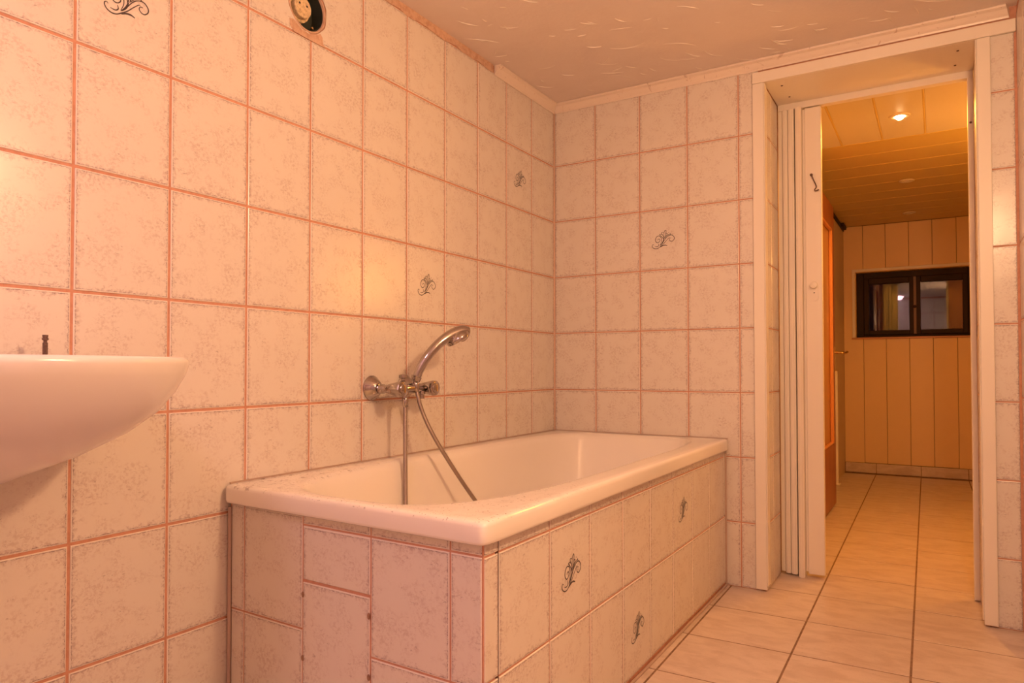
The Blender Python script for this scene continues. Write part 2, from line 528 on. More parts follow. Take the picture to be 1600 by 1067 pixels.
for k in range(460):
    x = random.uniform(.02, XR-.05); y = random.uniform(YR+.1, -.05)
    L = random.choice((.03, .045, .06, .08, .12)) * random.uniform(.7, 1.3); a0 = random.gauss(.9, .55)
    cv = random.uniform(-14, -3) if random.random() < .8 else random.uniform(2, 9); hgt = random.uniform(.001, .0030); wd = random.uniform(.0006, .0014)
    pts = []; px, py, aa = x, y, a0
    ns = 7
    for i in range(ns):
        pts.append((px, py, aa)); px += math.cos(aa)*L/ns; py += math.sin(aa)*L/ns; aa += cv*L/ns
    rows = []
    for i, (px, py, aa) in enumerate(pts):
        f = math.sin(PI*i/(ns-1))*.9 + .1; nx, ny = -math.sin(aa), math.cos(aa)
        rows.append([bm.verts.new((px+nx*wd*f, py+ny*wd*f, ZC)), bm.verts.new((px, py, ZC-hgt*f)), bm.verts.new((px-nx*wd*1.8*f, py-ny*wd*1.8*f, ZC))])
    for r0, r1 in zip(rows, rows[1:]):
        bm.faces.new((r0[0], r0[1], r1[1], r1[0])); bm.faces.new((r0[1], r0[2], r1[2], r1[1]))
bmesh.ops.recalc_face_normals(bm, faces=bm.faces)
cs = from_bm('plaster_stroke', bm, M['ceiling_stroke'], ce); cs['kind'] = 'stuff'; cs['label'] = 'raised trowel strokes in the ceiling plaster'

# cornices: coved profile swept along the wall
def cornice(name, p0, p1, inward, mit0, mit1):
    prof = [(0, .036), (.004, .037), (.006, .031), (.012, .024), (.020, .013), (.030, .008), (.031, .003), (.029, 0)]  # (from wall, below ceiling)
    prof = [(0, -.0005)] + [(a, b) for a, b in prof[::-1]]
    bm = bmesh.new(); p0, p1, q = Vector(p0), Vector(p1), Vector(inward); d = (p1-p0).normalized(); R = []
    for p, s in ((p0, mit0), (p1, mit1)):
        R.append([bm.verts.new(p + q*(a+.0005) + d*(a*s) + Vector((0, 0, -b-.0002))) for a, b in prof])
    n = len(prof)
    for i in range(n): bm.faces.new((R[0][i], R[0][(i+1) % n], R[1][(i+1) % n], R[1][i]))
    bm.faces.new(R[0]); bm.faces.new(list(reversed(R[1])))
    bmesh.ops.recalc_face_normals(bm, faces=bm.faces)
    return from_bm(name, bm, M['cornice'])
c1 = cornice('trim_1', (0, -.487, ZC), (0, 0, ZC), (1, 0, 0), 0, -1)
struct(c1, 'short marbled cornice above the left wall, broken off at its end', 'cornice')
c2 = cornice('trim_2', (0, 0, ZC), (1.638, 0, ZC), (0, -1, 0), 1, -.35)
struct(c2, 'marbled cornice above the back wall and doorway', 'cornice')

# ---------------------------------------------------------------- doorway trims
dr = thing('door_1', (1.2, 0, 0)); struct(dr, 'doorway cased in cream metal strips', 'doorway')
def dpart(name, lst, m='white_paint', bevel=.0015):
    return put(boxes(name, lst, M[m], None, bevel), dr)
dpart('side_casing', [((.846, -.010, .006), (.886, -.001, 1.889)), ((.8863, -.010, .02), (.8905, .030, 1.8885))])
dpart('side_casing', [((1.549, -.010, .006), (1.586, -.001, 1.889)), ((1.545, -.010, .02), (1.5487, .030, 1.8885))])
dpart('head_casing', [((.846, -.0125, 1.8895), (1.6535, -.001, 1.930))])
sf = dpart('soffit_board', [((DX0+.001, -.001, 1.8895), (DX1-.001, .2675, 1.8935))], bevel=0)
for sx, sy in ((.94, .06), (.945, .19), (1.50, .06), (1.495, .19)):
    s = lathe('screw', [(.0005, .0), (.004, .0), (.0035, .002), (.0005, .0025)], (sx, sy, 1.8895), (0, 0, -1), M['rust'], None, 10); put(s, dr)
dpart('head_rail', [((DX0+.001, .268, 1.864), (DX1-.001, .302, 1.8935))])
dpart('jamb', [((1.5325, .262, .004), (1.5505, .302, 1.8635))])
s = lathe('screw', [(.0005, .0), (.004, .0), (.0035, .002), (.0005, .0025)], (1.541, .262, 1.70), (0, -1, 0), M['rust'], None, 10); put(s, dr)

# ---------------------------------------------------------------- folding door
fd = thing('folding_door', (.96, .30, 0)); tag(fd, 'cream folding door pushed together at the left of the doorway', 'door')
def fpart(name, a, b, bev=.0015, m='cream_plastic'):
    return put(box(name, a, b, M[m], None, bev, 2), fd)
fpart('fixed_strip', (.8865, .270, .010), (.902, .300, 1.8635))
def leaf(x0, x1, y0, y1, z0):
    bm = bmesh.new()
    add_box(bm, (x0, y0, z0), (x1, y1, 1.8630), .002)
    add_box(bm, (x0+.006, y0-.003, z0), (x1-.006, y0-.0003, 1.8625), .001)
    return put(from_bm('leaf', bm, M['cream_plastic']), fd)
leaf(.904, .9235, .262, .40, .006); leaf(.9255, .949, .258, .40, .006); leaf(.9545, .9775, .246, .40, -.0005)
lp = fpart('closing_post', (.9865, .270, .012), (1.047, .300, 1.860), .003)
fpart('hinge_strip', (.9780, .276, .02), (.9862, .292, 1.858), .001)
hk = tube('hook', spline([(1.012, .2685, 1.588), (1.014, .262, 1.583), (1.020, .260, 1.566), (1.028, .260, 1.546), (1.030, .260, 1.536), (1.024, .259, 1.527), (1.028, .257, 1.521), (1.040, .256, 1.525)], 6), .0022, M['rust'], None, 8)
hk.parent = lp; hk['label'] = 'thin dark wire hook'
s = lathe('hook_eye', [(.0015, 0), (.0055, 0), (.0055, .004), (.0015, .006)], (1.011, .2698, 1.589), (0, -1, 0), M['rust'], lp, 12)
bm = bmesh.new(); pts = []
for i in range(24):
    an = 2*PI*i/24; pts.append((.0155*math.cos(an), .0155*math.sin(an) + (.022 if math.sin(an) > 0 else -.022)))
fr = [bm.verts.new((1.0175+x, .2665, 1.124+z)) for x, z in pts]; bk = [bm.verts.new((1.0175+x, .2698, 1.124+z)) for x, z in pts]
bm.faces.new(fr)
for i in range(24): bm.faces.new((fr[i], fr[(i+1) % 24], bk[(i+1) % 24], bk[i]))
bmesh.ops.recalc_face_normals(bm, faces=bm.faces)
from_bm('lock_plate', bm, M['cream_plastic'], lp)
lathe('lock_knob', [(.006, 0), (.0125, .002), (.014, .010), (.013, .016), (.004, .018)], (1.0175, .2665, 1.150), (0, -1, 0), M['cream_plastic'], lp, 24)
lathe('keyhole', [(.0008, .0), (.0024, .0), (.0024, .0006), (.0006, .0007)], (1.0175, .2665, 1.120), (0, -1, 0), M['black'], lp, 12)

# ---------------------------------------------------------------- bathtub
bt = thing('bathtub', (.38, -.83, .165)); tag(bt, 'cream enamelled bathtub set in the tiled surround', 'bathtub')
TCX, TCY = .380, -.830
def radial(n_pts):
    out = []
    for i in range(n_pts): out.append(2*PI*i/n_pts)
    for cx_, cy_ in ((.377, .825), (-.377, .825), (.377, -.825), (-.377, -.825)):   # denser rays at the outer corners
        a0 = math.atan2(cy_, cx_)
        for k in range(-9, 10): out.append((a0 + k*.0045) % (2*PI))
    return sorted(set(round(a, 6) for a in out))
ANG = radial(150)
def sup(a, ax, ay, n): 
    c, s = abs(math.cos(a)), abs(math.sin(a)); return ((c/ax)**n + (s/ay)**n) ** (-1/n)
def ring_outer(off, z):
    return [(TCX - .002 + sup(a, .374-off, .826-off, 64)*math.cos(a), TCY + sup(a, .374-off, .826-off, 64)*math.sin(a), z) for a in ANG]
def ring_inner(ins, z, near_k=1.0, far_k=1.0):
    out = []
    for a in ANG:
        ne = math.sin(a) < 0
        ax = .306 - ins; ay = (.785 - ins*near_k) if ne else (.775 - ins*far_k); n = 3.5 if ne else 5.5
        n = n - min(1.2, ins*10)
        r = sup(a, ax, ay, n); out.append((TCX - .010 + r*math.cos(a), TCY + r*math.sin(a), z))
    return out
SKEW = lambda P: [(x, y - (.006 + .034*x)*((TCY-y)/.826) if y < TCY else y, z) for x, y, z in P]
rings = [ring_outer(.022, .512), ring_outer(.006, .512), ring_outer(.001, .515), ring_outer(0, .520), ring_outer(0, .545), ring_outer(.0016, .5502), ring_outer(.0045, .5535), ring_outer(.009, .5552), ring_outer(.030, .5545),
         ring_inner(-.010, .5545), ring_inner(-.003, .5535), ring_inner(.004, .5495), ring_inner(.010, .541), ring_inner(.015, .527), ring_inner(.022, .49, 1.6, 1.2), ring_inner(.034, .42, 2.6, 1.5),
         ring_inner(.048, .33, 3.3, 1.8), ring_inner(.064, .25, 3.6, 2.0), ring_inner(.085, .20, 3.5, 1.9), ring_inner(.115, .175, 3.1, 1.7), ring_inner(.16, .165, 2.6, 1.5), ring_inner(.25, .162, 2.0, 1.4)]
bm = bmesh.new(); R = [[bm.verts.new(p) for p in SKEW(r)] for r in rings]; n = len(ANG)
for a, b in zip(R, R[1:]):
    for i in range(n): bm.faces.new((a[i], a[(i+1) % n], b[(i+1) % n], b[i]))
bm.faces.new(R[-1])
bmesh.ops.recalc_face_normals(bm, faces=bm.faces)
put(from_bm('tub_body', bm, M['enamel'], None, True), bt)
put(lathe('drain', [(.003, .004), (.022, .004), (.03, .002), (.031, 0), (.031, -.003)], (.37, -1.02, .1635), (0, 0, 1), M['chrome'], None, 28, False), bt)
put(lathe('overflow', [(.003, .006), (.022, .006), (.027, .003), (.028, 0)], (.37, -.085, .44), (0, -1, .25), M['chrome'], None, 28, False), bt)
# dark sealant joint against the two walls
sl = boxes('sealant', [((.0005, -1.640, .552), (.0035, -.004, .5567)), ((.004, -.0035, .552), (.745, -.0005, .5567))], M['sealant']); put(sl, bt)

# ---------------------------------------------------------------- tiled surround of the tub
SX = .735
EA, EB = Vector((0, -1.640, 0)), Vector((SX, -1.665, 0))
ED = (EB-EA).normalized(); EN = Vector((ED.y, -ED.x, 0))
def prism(bm, pts, z0, z1):
    lo = [bm.verts.new((x, y, z0)) for x, y in pts]; hi = [bm.verts.new((x, y, z1)) for x, y in pts]; k = len(pts)
    bm.faces.new(list(reversed(lo))); bm.faces.new(hi)
    for i in range(k): bm.faces.new((lo[i], lo[(i+1) % k], hi[(i+1) % k], hi[i]))
bm = bmesh.new()
pq = lambda u, d: tuple((EA + ED*u - EN*d).xy)
prism(bm, [pq(.004, G), pq(.7328, G), (SX-G, -1.625), pq(.004, .045)], 0.0, .5115)
prism(bm, [(SX-.042, -1.612), (SX-G, -1.612), (SX-G, -.001), (SX-.042, -.001)], 0.0, .5115)
bmesh.ops.recalc_face_normals(bm, faces=bm.faces)
ts = from_bm('tub_surround', bm, M['grout'])
tag(ts, 'tiled box front and end carrying the bathtub', 'tub surround')
pm = plane_matrix((SX, 0, 0), (0, 1, 0), (1, 0, 0))
fj = [-1.6625, -1.615, -1.416, -1.218, -1.020, -.820, -.622, -.424, -.224, -.026]
ft = tile_grid(ts, pm, fj, [.012, .260, .4870, .5105], .1985, .245, gap=.0042)
def front_motif(i, j, dy=0.0): motif(ft[(i, j)], .1945, .24, 0, dy)
front_motif(2, 1, -.004); front_motif(4, 0, 0); front_motif(6, 1, -.004)
tile_grid(ts, pm, [-.026, -.001], [.012, .260, .5105], .1985, .245, gap=.0042)
pm = plane_matrix(EA, ED, EN)
tile_grid(ts, pm, [.008, .056, .257], [.012, .265, .5085], .1985, .245, gap=.0042)
tile_grid(ts, pm, [.257, .458], [.3705, .4885, .5105], .1985, .245, gap=.0042)
tile_grid(ts, pm, [.257, .458], [.012, .118], .1985, .245, gap=.0042)
tile_grid(ts, pm, [.458, .659, .7318], [.012, .250, .4885, .5105], .1985, .245, gap=.0042)
acc = bpy.data.objects.new('access_tile', tile_mesh(.1955, .2465, 0, 0, .003, .0012)); COL.objects.link(acc)
acc.parent = ts; acc.matrix_basis = pm @ Matrix.Translation((.2597, .1200, .0008)) @ Matrix.Rotation(.006, 4, 'Y')
acc['label'] = 'loose access tile with chipped notches at its edges'
for x, z in ((.2600, .340), (.4545, .331), (.2595, .205), (.4545, .21)):
    lathe('tile_clip', [(.0005, 0), (.0066, 0), (.0066, .0010), (.0005, .0014)], EA + ED*x + EN*.0006 + Vector((0, 0, z)), EN, M['clip'], ts, 12, True, .6)
# sealant beads in the corners of walls, floor and surround
def bead(a, b, r): tube('sealant_bead', [Vector(a), (Vector(a)+Vector(b))/2, Vector(b)], r, M['sealant'], ts, 8)
bead((.0060, -1.6425, .005), (.0060, -1.6425, .500), .0048)
bead((SX+.001, -.0055, .005), (SX+.001, -.0055, .500), .0045)
bead((SX+.003, -1.66, .0022), (SX+.003, -.008, .0022), .0045)

# ---------------------------------------------------------------- bath mixer tap
tp = thing('bath_mixer_tap', (0, -1.08, .766)); tag(tp, 'chrome two-handled bath mixer tap on the left wall above the tub', 'tap')
ZT = .766
for yy in (-1.157, -1.006):
    put(lathe('escutcheon', [(.0365, .001), (.0368, .004), (.034, .007), (.026, .019), (.0175, .029), (.014, .031)], (0, yy, ZT), (1, 0, 0), M['chrome'], None, 40), tp)
    hd = put(lathe('valve', [(.0115, .030), (.0115, .036), (.0145, .037), (.0145, .047), (.0125, .050), (.0125, .064), (.015, .070), (.019, .092), (.0225, .108), (.0238, .116), (.0225, .1215), (.018, .1235)], (0, yy, ZT-.002), (1, 0, 0), M['chrome'], None, 10), tp)
    cp = lathe('handle_cap', [(.0165, .1232), (.0165, .1252), (.0135, .1275), (.004, .1285)], (0, yy, ZT-.002), (1, 0, 0), M['chrome'], hd, 28)
    sl = box('slot_mark', (.1283, yy-.0022, ZT-.012), (.1293, yy+.0022, ZT+.009), M['brass'], hd, .0004); sl['label'] = 'narrow amber handle mark'
bm = bmesh.new()
add_tube(bm, [Vector((.082, y, ZT-.002)) for y in (-1.157, -1.140, -1.12, -1.08, -1.04, -1.022, -1.006)], [.010, .014, .0155, .0165, .0155, .0135, .010], 20)
bmesh.ops.recalc_face_normals(bm, faces=bm.faces)
put(from_bm('tap_body', bm, M['chrome'], None, True, math.radians(40)), tp)
put(lathe('diverter', [(.009, 0), (.009, .012), (.006, .014), (.006, .020), (.0125, .022), (.0125, .031), (.006, .033)], (.088, -1.118, ZT+.008), (0, 0, 1), M['chrome'], None, 20), tp)
put(lathe('spout', [(.012, 0), (.012, .010), (.0095, .012), (.0095, .024)], (.086, -1.030, ZT-.010), (0, 0, -1), M['chrome'], None, 20), tp)
put(lathe('hose_outlet', [(.011, 0), (.011, .010), (.0085, .012), (.0085, .034)], (.092, -1.113, ZT-.012), (0, 0, -1), M['chrome'], None, 16), tp)
put(lathe('handset_holder', [(.009, 0), (.009, .014), (.0145, .018), (.016, .030), (.0135, .031)], (.086, -1.068, ZT+.006), (.30, .12, .9), M['chrome'], None, 24), tp)

# hand shower resting in the holder
hs = thing('hand_shower', (.096, -1.064, .796)); tag(hs, 'chrome hand shower resting upright in the tap holder', 'hand shower')
path = spline([(.0930, -1.0660, .7860), (.0985, -1.0630, .806), (.108, -1.056, .832), (.121, -1.042, .862), (.136, -1.020, .892), (.150, -.994, .914), (.162, -.967, .928), (.172, -.943, .934), (.176, -.930, .930)], 6)
rad = []
for i in range(len(path)):
    t = i/(len(path)-1); rad.append(.0122 + .0022*min(1, t*2.2) + (.012*max(0, (t-.50)/.50)**1.2))
put(tube('handle', path, rad, M['chrome'], None, 20), hs)
hd_o = Vector((.166, -.952, .918)); hd_ax = Vector((.34, .40, -.85)).normalized()
head = put(lathe('head', [(.004, -.023), (.018, -.0205), (.030, -.013), (.0385, -.003), (.040, .004), (.0385, .009), (.035, .0105)], hd_o, hd_ax, M['chrome'], None, 36), hs)
lathe('spray_plate', [(.0005, .0125), (.028, .0122), (.0335, .0108), (.0345, .0100)], hd_o, hd_ax, M['porcelain'], head, 32)

# shower hose, down into the tub and back up
ho = thing('shower_hose', (.1, -1.1, .4)); tag(ho, 'grey metal shower hose looping from the tap into the tub', 'hose')
M['hose'] = mat('metal_hose', (.34, .27, .24), .32, .85)
t_ = NT(M['hose']); g_o = t_.n('ShaderNodeTexCoord').outputs['Object']
wv = t_.n('ShaderNodeTexWave', bands_direction='Z'); wv.inputs['Scale'].default_value = 110; t_.link(g_o, wv.inputs['Vector'])
t_.bump(wv.outputs[1], .5, .001)
hp = spline([(.092, -1.113, .738), (.092, -1.113, .66), (.098, -1.119, .55), (.116, -1.138, .42), (.140, -1.155, .30), (.175, -1.13, .215), (.22, -1.00, .178), (.31, -.90, .174), (.36, -.78, .172), (.32, -.70, .174), (.262, -.72, .20), (.225, -.79, .28), (.195, -.865, .38), (.165, -.935, .48), (.132, -1.002, .59), (.110, -1.040, .67), (.098, -1.060, .735), (.0935, -1.065, .786)], 9)
put(tube('hose', hp, .0063, M['hose'], None, 12), ho)
put(lathe('hose_nut', [(.0085, 0), (.0092, .002), (.0092, .022), (.007, .026)], (.092, -1.113, .736), (0, 0, -1), M['chrome'], None, 12), ho)
put(lathe('hose_nut', [(.0085, 0), (.0092, .002), (.0092, .020), (.007, .026)], (.0935, -1.0655, .780), (.05, .05, -1), M['chrome'], None, 12), ho)

# ---------------------------------------------------------------- wash basin
BY = -2.223
wbn = thing('wash_basin', (.0, BY, .62)); tag(wbn, 'white wall-hung wash basin seen from below at the left', 'wash basin')
def bring(s, z, dx=0.0, n=2.15):
    out = []
    for i in range(96):
        a = 2*PI*i/96; c, sn = math.cos(a), math.sin(a)
        if c >= 0: r = sup(a, .275, .302, n)
        else: r = sup(a, .168, .302, 5.0)
        out.append(((.170 + r*c)*s + dx, BY + r*sn*s, z))
    return out
under = [(.10, .612), (.14, .613), (.25, .628), (.40, .652), (.58, .679), (.76, .716), (.876, .751), (.945, .785), (.985, .814), (1.0, .832), (.998, .838), (.990, .8425), (.975, .8435)]
inside = [(.93, .8425), (.905, .839), (.885, .832), (.84, .815), (.72, .790), (.55, .770), (.3, .757), (.1, .755)]
def iring(s, z):
    out = []
    for i in range(96):
        a = 2*PI*i/96; r = sup(a, .205, .275, 2.3) if math.cos(a) >= 0 else sup(a, .105, .275, 2.6)
        out.append((.215 + r*math.cos(a)*s/.93, BY + r*math.sin(a)*s/.93, z))
    return out
bm = bmesh.new(); R = [[bm.verts.new(p) for p in bring(s, z, .002)] for s, z in under] + [[bm.verts.new(p) for p in iring(s, z)] for s, z in inside]
for a, b in zip(R, R[1:]):
    for i in range(96): bm.faces.new((a[i], a[(i+1) % 96], b[(i+1) % 96], b[i]))
bm.faces.new(list(reversed(R[0]))); bm.faces.new(R[-1])
bmesh.ops.recalc_face_normals(bm, faces=bm.faces)
put(from_bm('basin_body', bm, M['porcelain'], None, True), wbn)
put(lathe('lift_rod', [(.0042, 0), (.0042, .0285), (.003, .0295), (.003, .033), (.0052, .034), (.0052, .037), (.004, .0375), (.0046, .041), (.0046, .043)], (.055, -2.068, .8425), (0, 0, 1), M['rust'], None, 14), wbn)
put(lathe('waste_pipe', [(.031, 0), (.031, .008), (.018, .012), (.018, .11), (.024, .112), (.024, .17)], (.075, BY, .618), (0, 0, -1), M['chrome'], None, 20), wbn)

# ---------------------------------------------------------------- open junction box
jb = thing('junction_box', (-.03, HC.y, HC.z)); tag(jb, 'open round junction box with an old ceramic terminal in the left wall', 'junction box')
put(lathe('plaster_ring', [(.0585, -.012), (.0592, -.003), (.0610, .0004), (.0640, .0002), (.0668, -.0028)], HC, (1, 0, 0), M['plaster'], None, 48, False), jb)
put(lathe('box_wall', [(.0006, -.050), (.0560, -.050), (.0585, -.048), (.0590, -.006), (.0572, -.0055), (.0562, -.046), (.0006, -.0465)], HC, (1, 0, 0), M['box_dark'], None, 44, False), jb)
IC = Vector((0, -1.426, 1.782))
tm = put(lathe('terminal', [(.030, -.046), (.036, -.044), (.036, -.034), (.031, -.031), (.031, -.024), (.0355, -.022), (.0355, -.014), (.029, -.0125), (.0285, .001), (.0265, .003), (.0006, .003)], IC, (1, 0, 0), M['ceramic'], None, 40, False), jb)
for dy, dz in ((-.013, .006), (.012, .006)):
    lathe('terminal_hole', [(.0004, .0032), (.003, .0032), (.003, .0036), (.0004, .0037)], IC + Vector((0, dy, dz)), (1, 0, 0), M['black'], tm, 10)
put(lathe('screw', [(.0005, 0), (.004, 0), (.0036, .003), (.0005, .0035)], (-.010, -1.385, 1.7445), (1, 0, .2), M['brass'], None, 12), jb)
bm = bmesh.new()       # plaster smear running down to the joint
pts = [(-1.468, 1.7165), (-1.470, 1.735), (-1.455, 1.737), (-1.43, 1.7215), (-1.405, 1.7190), (-1.380, 1.7265), (-1.364, 1.7355), (-1.357, 1.728), (-1.3545, 1.712), (-1.345, 1.7035), (-1.40, 1.7035), (-1.455, 1.7055)]
fr = [bm.verts.new((.0016, y, z)) for y, z in pts]; bk = [bm.verts.new((-.001, y, z)) for y, z in pts]
bm.faces.new(fr); 
for i in range(len(pts)): j = (i+1) % len(pts); bm.faces.new((fr[i], fr[j], bk[j], bk[i]))
bmesh.ops.recalc_face_normals(bm, faces=bm.faces)
put(from_bm('plaster_smear', bm, M['plaster']), jb)

# ================================================================== THE HALL
HY, HX0, HX1, HZ = 3.416, .800, 2.10, 1.940
wf = boxes('wall_hall_far', [((HX0-.15, HY+.012, -.003), (.882, HY+.15, 2.1)), ((1.692, HY+.012, -.003), (HX1+.15, HY+.15, 2.1)), ((.882, HY+.012, -.003), (1.692, HY+.15, 1.056)), ((.882, HY+.012, 1.578), (1.692, HY+.15, 2.1))], M['joint'])
struct(wf, 'far hall wall clad in upright cream boards around the window', 'wall')
bx = [HX0+.001, .940, 1.0975, 1.2545, 1.4085, 1.5635, 1.7185, 1.8735, 2.0285, HX1-.001]
def hb(x0, x1, z0, z1): box('board', (x0+.0012, HY, z0), (x1-.0012, HY+.0115, z1), M['board'], wf, .0022)
for a, b in zip(bx, bx[1:]):
    if b <= .882 or a >= 1.692: hb(a, b, .080, 1.938); continue
    if a < .882 or b > 1.692:                   # boards notched around the window
        l, r = (a, .882) if a < .882 else (1.692, b)
        boxes('board', [((a+.0012, HY, .080), (b-.0012, HY+.0115, 1.056)), ((l+(.0012 if l == a else 0), HY, 1.056), (r-(.0012 if r == b else 0), HY+.0115, 1.578)), ((a+.0012, HY, 1.578), (b-.0012, HY+.0115, 1.938))], M['board'], wf)
        continue
    hb(a, b, .080, 1.056); hb(a, b, 1.578, 1.938)
bb = box('baseboard_far', (HX0+.001, HY-.010, -.0005), (HX1-.001, HY-.0005, .0785), M['floor_grout'])
struct(bb, 'row of tiles along the foot of the far hall wall', 'baseboard')
pm = plane_matrix((0, HY-.0125, 0), (1, 0, 0), (0, -1, 0))
tile_grid(bb, pm, [HX0+.003, 1.02, 1.32, 1.62, 1.92, HX1-.003], [.002, .080], .3, .3, gap=.004, name='skirting_tile', m='floor')

# hall side walls
hl = boxes('wall_hall_left', [((HX0-.15, DD, -.003), (HX0, HY+.15, 2.1))], M['hall_plaster']); struct(hl, 'plain left hall wall', 'wall')
hr = boxes('wall_hall_right', [((HX1, DD, -.003), (HX1+.15, HY+.15, 2.1))], M['hall_plaster']); struct(hr, 'plain right hall wall', 'wall')

# hall ceiling: smooth panels by the doorway, boards beyond
hc = box('ceiling.001', (HX0-.15, DD, HZ+.010), (HX1+.15, HY+.15, 2.12), M['joint'])
struct(hc, 'hall ceiling of cream panels and lengthwise boards', 'ceiling')
px = [HX0+.002] + [1.033+.18*k for k in range(-1, 6)] + [HX1-.002]
for a, b in zip(px, px[1:]):
    box('panel', (a+.004, DD+.003, HZ), (b-.004, 1.147, HZ+.0098), M['ceiling_panel'], hc, .002)
    if b < HX1 - .01:
        bm = bmesh.new(); add_tube(bm, [Vector((b, DD+.003, HZ+.006)), Vector((b, 1.147, HZ+.006))], .0065, 10)
        from_bm('batten', bm, M['ceiling_board'], hc, True, .7)
by = [1.152 + .2265*k for k in range(0, 11)]
for a, b in zip(by, by[1:]):
    box('ceiling_board', (HX0+.002, a+.0012, HZ+.001), (HX1-.002, min(b, HY)-.0012, HZ+.0098), M['ceiling_board'], hc, .004)

# spotlights
def spotlight(x, y, lit):
    sp = thing('ceiling_spotlight', (x, y, HZ))
    put(lathe('ring', [(.022, -.001), (.024, .004), (.034, .006), (.041, .003), (.043, -.0005)], (x, y, HZ-.0005), (0, 0, -1), M['lamp_ring'], None, 28, False), sp)
    bulb = [(.0005, .018 if lit else .006), (.010, .016 if lit else .0055), (.0175, .008 if lit else .003), (.021, .0)]
    put(lathe('bulb', bulb, (x, y, HZ-.0005), (0, 0, -1), M['bulb_lit'] if lit else M['porcelain'], None, 24, False), sp)
    return sp
M['bulb_lit'] = emit('lit_bulb', (1.0, .72, .34), 25.0)
sp1 = spotlight(1.300, .815, True); tag(sp1, 'glowing ceiling spotlight just beyond the doorway', 'spotlight', 'hall ceiling spotlights')
sp2 = spotlight(1.287, 2.066, False); tag(sp2, 'unlit ceiling spotlight halfway down the hall', 'spotlight', 'hall ceiling spotlights')
sp3 = spotlight(1.272, 3.069, False); tag(sp3, 'unlit ceiling spotlight nearest the far window wall', 'spotlight', 'hall ceiling spotlights')
def light(name, kind, loc, power, col, parent, size=.05, **kw):
    d = bpy.data.lights.new(name, kind); d.energy = power; d.color = col
    if kind in ('POINT', 'SPOT'): d.shadow_soft_size = size
    for k, v in kw.items(): setattr(d, k, v)
    o = bpy.data.objects.new(name, d); COL.objects.link(o); o.location = loc; put(o, parent); return o
light('spotlight_glow', 'SPOT', (1.300, .815, HZ-.022), *HALL_SPOT, sp1, .018, spot_size=math.radians(165), spot_blend=.35)

# wooden door standing open along the left side
hd = thing('wooden_door', (.88, 1.54, 0)); tag(hd, 'red-brown glazed wooden door standing open at the left of the hall', 'door')
dx0, dx1, y0, y1, zt = .862, .900, 1.135, 1.945, 1.800
def hp_(name, a, b, m, bev=.002, parent=None):
    o = box(name, a, b, M[m], None, bev); 
    if parent is None: put(o, hd)
    else: o.parent = parent
    return o
hp_('stile', (dx0, y1-.105, .006), (dx1, y1, zt), 'door_wood'); hp_('stile', (dx0, y0, .006), (dx1, y0+.105, zt), 'door_wood')
hp_('top_rail', (dx0, y0+.1055, 1.655), (dx1, y1-.1055, zt), 'door_wood'); hp_('bottom_rail', (dx0, y0+.1055, .006), (dx1, y1-.1055, .370), 'door_wood')
gl = hp_('glazing', (.876, y0+.107, .372), (.884, y1-.107, 1.653), 'amber_glass', 0)
for a, b in (((.8845, y1-.120, .372), (.904, y1-.1055, 1.653)), ((.8845, y0+.1055, .372), (.904, y0+.120, 1.653)), ((.8845, y0+.1205, 1.638), (.904, y1-.1205, 1.653)), ((.8845, y0+.1205, .372), (.904, y1-.1205, .387))):
    hp_('moulding', a, b, 'moulding', .004)
hn = hp_('handle_plate', (.9005, y1-.052, .800), (.9035, y1-.016, .945), 'brass', .001)
tube('lever', spline([(.9035, y1-.034, .915), (.930, y1-.034, .914), (.946, y1-.032, .913), (.953, y1-.010, .912), (.956, y1+.035, .913), (.962, y1+.060, .919)], 6), .0075, M['brass'], hn, 12)
# pale casing; dark strips stand in for the gap at the ceiling corner
tr = boxes('trim_3', [((HX0+.0005, 2.690, .0), (HX0+.030, 2.722, .80)), ((HX0+.0005, 2.685, .0), (HX0+.040, 2.727, .012))], M['white_paint'], None, .002)
struct(tr, 'slim pale casing strip on the left hall wall', 'trim')
tr2 = boxes('trim_4', [((HX0+.0005, 2.60, 1.905), (HX0+.010, HY-.005, 1.937)), ((HX0+.0005, 3.20, 1.912), (HX0+.030, 3.38, 1.9385))], M['dark_wood'], None, .003)
struct(tr2, 'dark strips standing in for the gap under the hall ceiling at the left', 'trim')

# ---------------------------------------------------------------- hall window
wn = thing('window_1', (1.287, HY+.06, 1.06)); struct(wn, 'small dark brown casement window at the end of the hall', 'window')
def wp(name, lst, m='dark_wood', bev=.002, parent=None):
    o = boxes(name, lst, M[m], None, bev)
    if parent is None: put(o, wn)
    else: o.parent = parent
    return o
X0, X1, Z0, Z1, F0, F1 = .884, 1.690, 1.058, 1.576, HY+.075, HY+.125
wp('casing', [((.862, HY-.008, 1.058), (.8835, HY-.0003, 1.5975)), ((1.6905, HY-.008, 1.058), (1.712, HY-.0003, 1.5975)), ((.8835, HY-.008, 1.5765), (1.6905, HY-.0003, 1.5975))], 'white_paint')
wp('reveal', [((X0-.0015, HY, Z0), (X0+.004, F0, Z1)), ((X1-.004, HY, Z0), (X1+.0015, F0, Z1)), ((X0+.004, HY, Z1-.004), (X1-.004, F0, Z1+.0015))], 'board', 0)
wp('sill', [((.858, HY-.016, 1.046), (1.716, HY-.0002, 1.0575)), ((X0, HY+.0002, 1.0555), (X1, F0, 1.0600))], 'sill', .001)
xm = 1.291
wp('frame', [((X0+.0045, F0, Z0+.003), (X0+.055, F1, Z1-.0045)), ((X1-.055, F0, Z0+.003), (X1-.0045, F1, Z1-.0045)), ((X0+.0555, F0, Z1-.050), (X1-.0555, F1, Z1-.0045)), ((X0+.0555, F0, Z0+.003), (X1-.0555, F1, Z0+.022))], 'dark_wood', .003)
